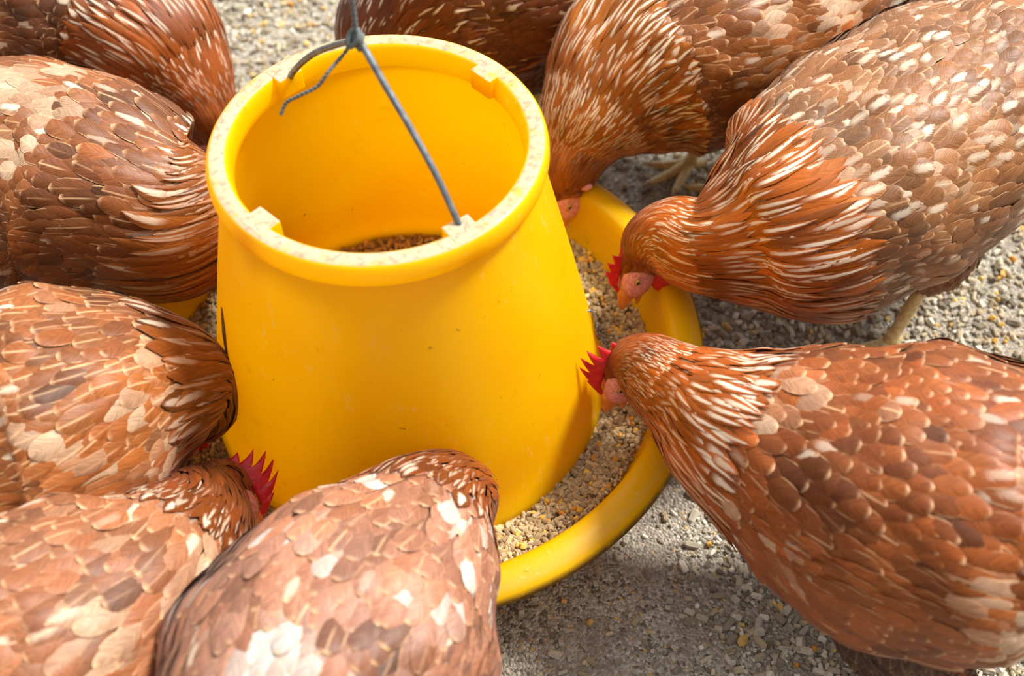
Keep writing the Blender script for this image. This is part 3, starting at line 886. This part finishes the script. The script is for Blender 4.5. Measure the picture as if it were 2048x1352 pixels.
        blob('ear_lobe', loc(-.0062, -.0060, sd*.0160), (f, u, lt), (.0036, .0052, .0028), M_EAR, R)
        blob('ear_tuft', loc(.0010, -.0008, sd*.0142), (f, u, lt), (.0030, .0044, .0028), M_SKIN, R)
        g = nz(-u*.75 + np.array([0, 0, -.45]) + lt*.12)
        blob('wattle', loc(.0080, -.0185, sd*.0075), (nz(np.cross(lt, g)), nz(np.cross(g, np.cross(lt, g))), g), (.0090, .0032, .0112), M_WATTLE, R, .05)
    # ---- legs
    bodyL = LF.ev(LF.c, LF.L*.60); Lb = LF.ev(LF.Lt, LF.L*.6); fw = -LF.ev(LF.T, LF.L*.6); fw[2] = 0; fw = nz(fw)
    for i, sd in enumerate((1, -1)):
        given = [q for q in (legs or ()) if q is not None and (np.array([q[0], q[1]]) - bodyL[:2]) @ Lb[:2] * sd > 0]
        if given: foot = np.array([given[0][0], given[0][1], .006])
        else:
            foot = bodyL + Lb*sd*.036; foot[2] = .006
        hip = bodyL + Lb*sd*.045 + np.array([0, 0, -.035])
        if given: hip = hip*.75 + np.array([foot[0], foot[1], hip[2]])*.25
        hock = foot*.78 + hip*.22 - fw*.022; hock[2] = .078
        knee = (hip+hock)/2 + fw*.012
        lg = mesh_obj('leg', *[x for x in (lambda d: ([tuple(np.array(v)-rel) for v in d[0]], d[1]))(tube_data(catmull([hip, knee, hock + (hip-hock)*.18, hock], 6), np.interp(np.linspace(0, 1, 19), [0, .4, .8, 1], [.038, .034, .017, .009]), 14))], M_SKIN, R)
        # thigh plumage
        path = catmull([hip, knee, hock + (hip-hock)*.10], 8); m = len(path); PP, DD, NN = [], [], []
        T = nz(np.gradient(path, axis=0)); a1 = nz(np.cross(T, fw+1e-3)); a2 = np.cross(T, a1)
        for q in range(m):
            rr = np.interp(q/(m-1), [0, .4, .85, 1], [.038, .034, .017, .011])
            cnt = max(8, int(2*math.pi*rr/.0085))
            for w in range(cnt):
                a = 2*math.pi*(w+.5*(q % 2))/cnt; nrm = a1[q]*math.cos(a)+a2[q]*math.sin(a)
                PP.append(path[q]+nrm*rr); DD.append(T[q]); NN.append(nrm)
        PP, DD, NN = map(np.array, (PP, DD, NN)); n = len(PP)
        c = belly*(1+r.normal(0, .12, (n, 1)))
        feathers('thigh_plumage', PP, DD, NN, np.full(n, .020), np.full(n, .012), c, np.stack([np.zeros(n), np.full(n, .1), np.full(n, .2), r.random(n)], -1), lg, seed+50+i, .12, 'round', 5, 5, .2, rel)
        ank = foot + np.array([0, 0, .008])
        sh = tube_data(catmull([hock+np.array([0, 0, .004]), hock*.5+ank*.5, ank], 5), np.interp(np.linspace(0, 1, 11), [0, .2, .8, 1], [.0075, .0058, .0055, .0068]), 12)
        mesh_obj('shank', [tuple(np.array(v)-rel) for v in sh[0]], sh[1], M_SHANK, lg)
        for ta, tl in ((0, .046), (.62, .038), (-.62, .038), (math.pi, .020)):
            d = fw*math.cos(ta) + np.cross([0, 0, 1], fw)*math.sin(ta)
            tp = catmull([ank, foot + d*tl*.35 + [0, 0, .003], foot + d*tl*.7 + [0, 0, .0005], foot + d*tl], 5)
            V, F = tube_data(tp, np.linspace(.0060, .0034, len(tp)), 9)
            mesh_obj('toe', [tuple(np.array(v)-rel) for v in V], F, M_SHANK, lg)
            cl = catmull([tp[-1], tp[-1]+d*.005+[0, 0, .001], tp[-1]+d*.010-[0, 0, .003]], 4)
            V, F = tube_data(cl, np.linspace(.0027, .0005, len(cl)), 7)
            mesh_obj('claw', [tuple(np.array(v)-rel) for v in V], F, M_CLAW, lg)
    return R

hen('hen on the right with face showing and wattle red, streaked neck stretched over the tray',
    [(0.1910, 0.0590, 0.112, 0.0190, 0.0200), (0.1980, 0.0600, 0.128, 0.0240, 0.0260), (0.2130, 0.0510, 0.143, 0.0300, 0.0330), (0.2340, 0.0360, 0.153, 0.0350, 0.0380), (0.2650, 0.0390, 0.161, 0.0550, 0.0600), (0.2980, 0.0480, 0.170, 0.0830, 0.0800), (0.3610, 0.0870, 0.178, 0.0940, 0.0880), (0.4250, 0.1350, 0.186, 0.0900, 0.0840), (0.4900, 0.1890, 0.194, 0.0720, 0.0700), (0.5320, 0.2260, 0.200, 0.0450, 0.0450)],
    (-0.38, -0.4, -0.83), (-0.82, -0.1, 0.3),
    dict(comb=.6, body=(160, 100, 74), hackle=(192, 94, 24), belly=(140, 78, 44), head=(140, 66, 18), hs=.62, pt=.75, bs=.35, sh=.3, patch=[]),
    101, (None, (0.4150, 0.0430)), neck=0.15)

hen('large hen at the lower right, upright red comb, white-streaked neck over the tray edge',
    [(0.1720, -0.0500, 0.118, 0.0180, 0.0190), (0.1810, -0.0610, 0.128, 0.0240, 0.0260), (0.1950, -0.0820, 0.138, 0.0290, 0.0310), (0.2140, -0.1060, 0.146, 0.0370, 0.0390), (0.2350, -0.1310, 0.154, 0.0520, 0.0540), (0.2680, -0.1550, 0.161, 0.0700, 0.0700), (0.3100, -0.1810, 0.166, 0.0850, 0.0880), (0.3540, -0.2000, 0.174, 0.0880, 0.0900), (0.3960, -0.2160, 0.180, 0.0760, 0.0780), (0.4200, -0.2270, 0.186, 0.0500, 0.0500)],
    (-0.42, -0.3, -0.85), (-0.8, 0.05, 0.42),
    dict(comb=1.15, tone=(.78, .88, .58), body=(168, 84, 44), hackle=(192, 92, 32), belly=(78, 36, 18), head=(150, 72, 24), hs=.85, pt=.7, sh=.12, patch=[(0.241, -0.143, 0.230, 0.020, 0.6), (0.349, -0.272, 0.130, 0.018, 0.9), (0.328, -0.271, 0.130, 0.012, 0.9)]),  # belly colour darkened to carry the shade on this hen's underside
    202, ((0.3550, -0.2780), (0.4530, -0.1820)), neck=0.14)

hen('hen behind the feeder on the right, amber neck streaked cream, wattle against the hopper',
    [(0.1360, 0.1640, 0.094, 0.0190, 0.0190), (0.1380, 0.1650, 0.110, 0.0230, 0.0250), (0.1430, 0.1770, 0.122, 0.0310, 0.0330), (0.1530, 0.1930, 0.136, 0.0450, 0.0480), (0.1740, 0.2160, 0.150, 0.0620, 0.0640), (0.2080, 0.2400, 0.163, 0.0820, 0.0800), (0.2580, 0.2590, 0.174, 0.0880, 0.0840), (0.3080, 0.2830, 0.182, 0.0860, 0.0820), (0.3550, 0.3030, 0.188, 0.0660, 0.0640), (0.3890, 0.3190, 0.192, 0.0450, 0.0450)],
    (-0.15, -0.3, -0.94), (-0.85, -0.3, 0.1),
    dict(body=(150, 82, 44), hackle=(186, 98, 30), belly=(112, 56, 22), head=(150, 78, 26), hs=.8, pt=.62, patch=[]),
    303, (None, (0.2660, 0.2730)), neck=0.15)

hen('dark chestnut hen straight behind the feeder, cream spots beside the string',
    [(-0.0510, 0.2800, 0.094, 0.0190, 0.0190), (-0.0480, 0.2820, 0.110, 0.0230, 0.0240), (-0.0430, 0.2930, 0.125, 0.0320, 0.0340), (-0.0330, 0.3050, 0.138, 0.0480, 0.0500), (-0.0120, 0.3220, 0.150, 0.0660, 0.0680), (0.0180, 0.3390, 0.162, 0.0860, 0.0840), (0.0590, 0.3510, 0.172, 0.0920, 0.0880), (0.1010, 0.3660, 0.180, 0.0880, 0.0850), (0.1440, 0.3890, 0.186, 0.0660, 0.0640), (0.1730, 0.4070, 0.190, 0.0450, 0.0450)],
    (-0.05, -0.5, -0.86), (-0.3, -0.8, 0.4),
    dict(body=(112, 54, 34), hackle=(124, 60, 30), belly=(92, 44, 22), hs=.22, pt=.9, patch=[]),
    404, None, neck=0.15)

hen('dark brown hen at the top left corner, orange neck flecked cream, head behind the rim',
    [(-0.1950, 0.2370, 0.094, 0.0190, 0.0190), (-0.1920, 0.2380, 0.108, 0.0230, 0.0240), (-0.1970, 0.2490, 0.120, 0.0310, 0.0330), (-0.2110, 0.2670, 0.134, 0.0460, 0.0480), (-0.2350, 0.2850, 0.148, 0.0630, 0.0650), (-0.2740, 0.3100, 0.158, 0.0800, 0.0780), (-0.3200, 0.3230, 0.168, 0.0880, 0.0840), (-0.3740, 0.3320, 0.176, 0.0860, 0.0820), (-0.4230, 0.3370, 0.184, 0.0660, 0.0640), (-0.4560, 0.3430, 0.188, 0.0450, 0.0450)],
    (0.35, -0.4, -0.84), (0.7, -0.3, 0.4),
    dict(body=(116, 62, 40), hackle=(160, 78, 34), belly=(100, 48, 24), hs=.55, pt=.8, sh=.2, patch=[]),
    505, None, neck=0.14)

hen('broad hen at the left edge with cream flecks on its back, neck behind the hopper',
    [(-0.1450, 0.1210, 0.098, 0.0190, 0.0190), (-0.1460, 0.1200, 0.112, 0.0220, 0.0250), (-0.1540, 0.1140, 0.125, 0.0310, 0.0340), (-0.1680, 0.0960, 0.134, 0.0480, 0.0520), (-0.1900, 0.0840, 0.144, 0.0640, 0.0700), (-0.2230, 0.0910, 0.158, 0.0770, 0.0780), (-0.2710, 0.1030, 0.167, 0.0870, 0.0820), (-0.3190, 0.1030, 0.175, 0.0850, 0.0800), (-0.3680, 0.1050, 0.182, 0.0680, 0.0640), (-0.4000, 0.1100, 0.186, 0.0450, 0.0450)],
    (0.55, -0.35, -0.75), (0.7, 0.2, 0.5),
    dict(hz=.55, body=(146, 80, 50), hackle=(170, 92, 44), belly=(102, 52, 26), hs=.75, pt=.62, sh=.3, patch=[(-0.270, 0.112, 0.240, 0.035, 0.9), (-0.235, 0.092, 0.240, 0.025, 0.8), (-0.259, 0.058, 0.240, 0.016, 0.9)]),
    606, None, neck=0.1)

hen('plump hen midway up the left edge, speckled neck bent sharply down by the hopper',
    [(-0.1640, -0.0760, 0.082, 0.0190, 0.0190), (-0.1550, -0.0770, 0.098, 0.0220, 0.0230), (-0.1490, -0.0760, 0.113, 0.0270, 0.0290), (-0.1520, -0.0770, 0.128, 0.0360, 0.0380), (-0.1620, -0.0850, 0.142, 0.0500, 0.0520), (-0.1830, -0.0970, 0.152, 0.0700, 0.0710), (-0.2150, -0.1170, 0.161, 0.0850, 0.0820), (-0.2490, -0.1330, 0.168, 0.0860, 0.0810), (-0.2780, -0.1470, 0.176, 0.0660, 0.0640), (-0.3010, -0.1390, 0.180, 0.0450, 0.0450)],
    (-0.35, -0.2, -0.92), (0.9, 0.1, -0.2),
    dict(hz=.55, comb=.25, tone=(.74, .82, .56), body=(166, 92, 54), hackle=(136, 70, 28), belly=(136, 74, 40), hs=.75, pt=.6, sh=.75, patch=[]),
    707, None, neck=0.095)

hen('hen at the lower left with dark red comb pressed against the hopper and pink face',
    [(-0.1240, -0.1350, 0.092, 0.0190, 0.0190), (-0.1270, -0.1440, 0.100, 0.0220, 0.0230), (-0.1290, -0.1580, 0.108, 0.0280, 0.0300), (-0.1310, -0.1810, 0.118, 0.0380, 0.0400), (-0.1400, -0.2110, 0.130, 0.0510, 0.0530), (-0.1560, -0.2410, 0.144, 0.0680, 0.0670), (-0.1840, -0.2680, 0.155, 0.0780, 0.0740), (-0.2110, -0.2890, 0.163, 0.0800, 0.0760), (-0.2330, -0.3070, 0.171, 0.0660, 0.0620), (-0.2490, -0.3180, 0.176, 0.0450, 0.0450)],
    (0.62, -0.55, -0.55), (0.68, 0.6, 0.25),
    dict(hz=.55, comb=1.25, tone=(.64, .63, .49), body=(190, 122, 92), hackle=(136, 68, 26), belly=(156, 102, 70), head=(150, 76, 30), hs=.8, pt=.55, sh=.2, patch=[(-0.099, -0.222, 0.170, 0.022, 0.9), (-0.105, -0.238, 0.170, 0.022, 0.9), (-0.129, -0.279, 0.210, 0.025, 0.8)]),
    808, None, neck=0.105)

hen('pale tan hen in the front centre, seen from its back, whitish feathers near the tail',
    [(0.0480, -0.1640, 0.080, 0.0190, 0.0190), (0.0490, -0.1590, 0.094, 0.0210, 0.0220), (0.0470, -0.1560, 0.108, 0.0250, 0.0260), (0.0370, -0.1660, 0.122, 0.0320, 0.0340), (0.0250, -0.1920, 0.137, 0.0450, 0.0480), (0.0120, -0.2250, 0.150, 0.0620, 0.0620), (-0.0050, -0.2590, 0.160, 0.0770, 0.0730), (-0.0210, -0.2950, 0.168, 0.0800, 0.0750), (-0.0340, -0.3280, 0.174, 0.0740, 0.0700), (-0.0470, -0.3610, 0.180, 0.0580, 0.0560), (-0.0540, -0.3840, 0.186, 0.0400, 0.0400)],
    (0.35, -0.25, -0.9), (0.4, 0.8, 0.2),
    dict(hz=.55, tone=(.62, .60, .52), body=(206, 144, 120), hackle=(156, 80, 36), belly=(160, 104, 76), hs=.7, pt=.62, sh=.2, pale=(220, 216, 206), patch=[(-0.037, -0.308, 0.243, 0.034, 1.0), (-0.044, -0.324, 0.240, 0.030, 1.0)]),
    909, None, neck=0.11)
